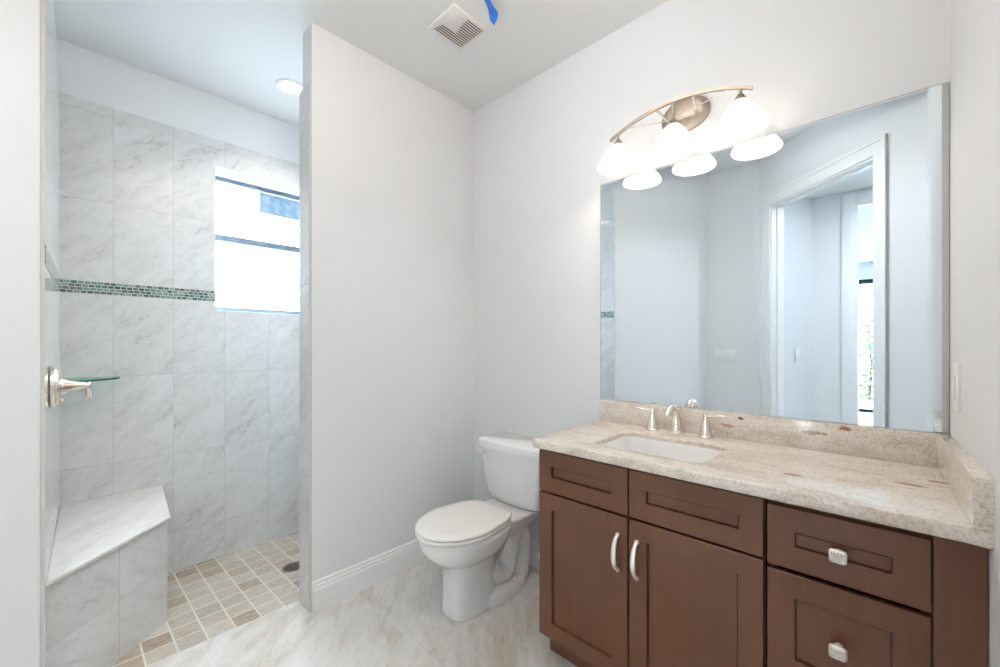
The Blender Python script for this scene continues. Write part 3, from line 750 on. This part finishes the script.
# ------------------------------------------------------------------ vanity light
LX, LZ, LY = -0.640, 2.20, 1.68
vl = thing('vanity_light', 'curved three-shade vanity light with frosted glass shades, above the mirror', 'wall light', (LX, YB, LZ))
ML = Matrix.Translation((LX+0.005, YB-0.0005, LZ+0.012)) @ Matrix.Rotation(PI/2, 4, 'X') @ Matrix.Diagonal((1.25, 0.9, 1, 1))
bm = new(); lathe(bm, [(0.080, 0), (0.080, 0.008), (0.072, 0.017), (0.055, 0.023), (0.0, 0.025)], ML, 48, True, False); obj('backplate', bm, NICKD, vl)
def bar(x):    # height of the arched bar
    u = (x-LX)/0.275; return 2.222-0.064*u*u
bm = new()
n = 40; loops = []
for k in range(n+1):
    x = LX-0.278+0.556*k/n; z = bar(x)
    loops.append([(x, LY-0.006, z-0.006), (x, LY+0.006, z-0.006), (x, LY+0.006, z+0.006), (x, LY-0.006, z+0.006)])
loft(bm, loops); obj('arched_bar', bm, NICKD, vl, 30)
for dx in (-0.072, 0.072):
    bm = new(); tube(bm, [(LX+dx*0.75, YB-0.02, LZ-0.005), (LX+dx, LY+0.004, bar(LX+dx)-0.002)], 0.0055, 12); obj('arm', bm, NICK, vl)
bm = new(); xs = (-0.20, 0.20)
tube(bm, spline([(LX+xs[0], LY, bar(LX+xs[0])-0.004), (LX-0.06, LY-0.003, 2.156), (LX, LY-0.003, 2.150), (LX+0.06, LY-0.003, 2.156), (LX+xs[1], LY, bar(LX+xs[1])-0.004)], 8), 0.0022, 8); obj('wire', bm, NICK, vl)
SHADE = m_emit('lit_frosted_glass', (1.0, 0.955, 0.90), 1.15, 0.20)
for sx in (-0.24, 0.0, 0.24):
    x = LX+sx; zt = 2.128
    bm = new(); tube(bm, [(x, LY, bar(x)-0.004), (x, LY, zt+0.012)], 0.0055, 12)
    lathe(bm, [(0.010, 0.020), (0.015, 0.010), (0.026, -0.006), (0.028, -0.010), (0.012, -0.010), (0.012, -0.03)], T(x, LY, zt), 28); obj('socket_cup', bm, NICKD, vl)
    prof = [(0.026, 0.0), (0.034, -0.008), (0.048, -0.028), (0.062, -0.048), (0.076, -0.067), (0.086, -0.082), (0.0905, -0.092), (0.0885, -0.097)]
    inner = [(r-0.0035, z) for r, z in prof[::-1]]
    bm = new(); lathe(bm, [(r, z-0.006) for r, z in prof+inner], T(x, LY, zt), 48, False, False); sh = obj('glass_shade', bm, SHADE, vl, 60)
    sh['label'] = 'lit white frosted glass cone shade'
    bm = new(); lathe(bm, [(0.006, -0.028), (0.013, -0.036), (0.020, -0.052), (0.020, -0.060), (0.014, -0.072), (0.0, -0.078)], T(x, LY, zt), 24, True, False); obj('bulb', bm, m_emit('lit_bulb', (1, 0.93, 0.84), 6.0, 0.6), sh)
    lamp('bulb_light', 'POINT', (x, LY, zt-0.06), VANITY_W, (1.0, 0.90, 0.78), 0.03, vl)

# ------------------------------------------------------------------ ceiling fittings
def downlight(x, y, lab, power, col, z=H, spread=PI):
    d = thing('recessed_downlight', lab, 'ceiling light', (x, y, z))
    bm = new(); lathe(bm, [(0.082, 0.0), (0.082, -0.004), (0.078, -0.008), (0.062, -0.006), (0.058, 0.0)], T(x, y, z), 40, False, False); obj('trim_ring', bm, TRIM, d)
    bm = new(); lathe(bm, [(0.0, -0.0045), (0.05, -0.0045), (0.0605, -0.001)], T(x, y, z), 40, False, False); obj('lens', bm, m_emit('lit_lens', (1.0, 0.96, 0.90), 12.0), d)
    l = lamp('downlight_lamp', 'AREA', (x, y, z-0.012), power, col, 0.11, d); l.data.spread = spread
    return d
downlight(-2.534, 0.895, 'lit round recessed downlight in the shower ceiling', SHOWER_W, (1.0, 0.96, 0.90), H, 2.0)
gx, gy, gz = -0.85, 0.58, 2.64  # invented globe, out of view, added to brighten the whole room
gl = thing('added_fill_globe', 'added unseen frosted fill globe on the ceiling over the middle of the bathroom', 'ceiling light', (gx, gy, H))
bm = new(); lathe(bm, [(0.065, -0.0003), (0.065, -0.010), (0.055, -0.018), (0.034, -0.022), (0.034, -0.046), (0.0, -0.046)], T(gx, gy, H), 36, True, False); obj('canopy', bm, NICK, gl)
bm = new(); lathe(bm, [(0.033, 0.058), (0.048, 0.049), (0.062, 0.028), (0.068, 0.0), (0.062, -0.028), (0.048, -0.049), (0.026, -0.063), (0.0, -0.068)], T(gx, gy, gz), 36, True, False); obj('fill_globe_shell', bm, m_emit('lit_fill_globe', (1.0, 0.97, 0.93), 3.0, 0.8), gl)
lamp('fill_globe_lamp', 'POINT', (gx, gy, gz), ROOM_FILL_W, (1.0, 0.94, 0.87), 0.05, gl)
downlight(-0.80, 0.03, 'added unseen fill downlight in the raised ceiling over the entry', ENTRY_FILL_W, (0.95, 0.98, 1.0), HT, 2.1)  # invented lamp, out of view, lifts the floor and cabinet fronts
downlight(0.45, -0.95, 'added unseen fill downlight in the hall ceiling beyond the doorway', HALL_FILL_W, (0.84, 0.93, 1.0))  # invented lamp, out of view, brightens hall and entry

vx0, vx1, vy0, vy1 = -1.582, -1.388, 1.165, 1.372
ve = thing('ceiling_vent', 'square white exhaust fan grille with brown slots, on the ceiling', 'vent', ((vx0+vx1)/2, (vy0+vy1)/2, H))
bm = new(); box(bm, vx0, vx1, vy0, vy1, H-0.012, H-0.0005, 0.005); obj('grille', bm, VENTW, ve)
bm = new()
ns = 12
for k in range(ns):
    x = vx0+0.024+k*(vx1-vx0-0.046)/(ns-1)
    ya = vy0+0.022+0.004*k if k < 4 else vy0+0.112-0.003*(k-4)
    box(bm, x-0.003, x+0.003, ya, vy1-0.016, H-0.0128, H-0.0118)
obj('slots', bm, VENTD, ve)['label'] = 'brown slots between the grille bars'
bm = new(); box(bm, vx0+0.075, vx1-0.016, vy0+0.016, vy0+0.095, H-0.016, H-0.0115, 0.003); obj('lens_cover', bm, VENTW, ve)

# strip of masking tape hanging from the ceiling beside the vent
bm = new()
cen = [(-1.262, 1.150, 2.7385), (-1.266, 1.225, 2.737), (-1.278, 1.275, 2.728), (-1.288, 1.308, 2.716), (-1.302, 1.322, 2.706), (-1.318, 1.338, 2.700)]
wid = [(0.010, 0.004, 0), (0.010, 0.004, 0), (0.014, 0.005, -0.006), (0.024, 0.004, -0.006), (0.022, 0.002, -0.010), (0.002, 0.002, -0.004)]
cen = spline(cen, 5); ww = []
for a, b in zip(wid, wid[1:]):
    for k in range(5): ww.append(Vector(a).lerp(Vector(b), k/5))
ww.append(Vector(wid[-1]))
loft(bm, [[c-v, c+v, c+v+Vector((0, 0, 0.0005)), c-v+Vector((0, 0, 0.0005))] for c, v in zip(cen, ww)])
tag(obj('masking_tape', bm, TAPE), 'strip of bright blue masking tape dangling from the ceiling beside the vent', 'tape')

# ------------------------------------------------------------------ switch plates
def plate(M, wd, hh, gangs, lab, rock=True):
    o = M.translation
    p = thing('light_switch', lab, 'light switch', tuple(o))
    bm = new(); box(bm, -wd/2, wd/2, -0.006, -0.0003, -hh/2, hh/2, 0.003); bmesh.ops.transform(bm, matrix=M, verts=bm.verts[:]); obj('cover_plate', bm, PLATE, p)
    for g in range(gangs):
        x = (g-(gangs-1)/2)*0.046
        bm = new(); box(bm, x-0.0165, x+0.0165, -0.0105, -0.0055, -0.033, 0.033, 0.002); bmesh.ops.transform(bm, matrix=M, verts=bm.verts[:]); obj('rocker', bm, PLATE, p)
# local frame: -Y out of the wall
plate(Matrix.Translation((0.1281, 1.665, 1.128)) @ Matrix.Rotation(-PI/2+0.039, 4, 'Z'), 0.085, 0.128, 1, 'white switch plate on the right wall beside the mirror')
plate(Matrix.Translation((-1.265, q.y, 1.126)) @ Matrix.Rotation(PI, 4, 'Z'), 0.20, 0.125, 4, 'wide white switch plate on the rear wall, reflected in the mirror')
plate(Matrix.Translation((-0.682, -1.357, 1.135)) @ Matrix.Rotation(PI/2+0.2595, 4, 'Z'), 0.09, 0.14, 1, 'single white switch plate on the hall wall, reflected through the doorway')
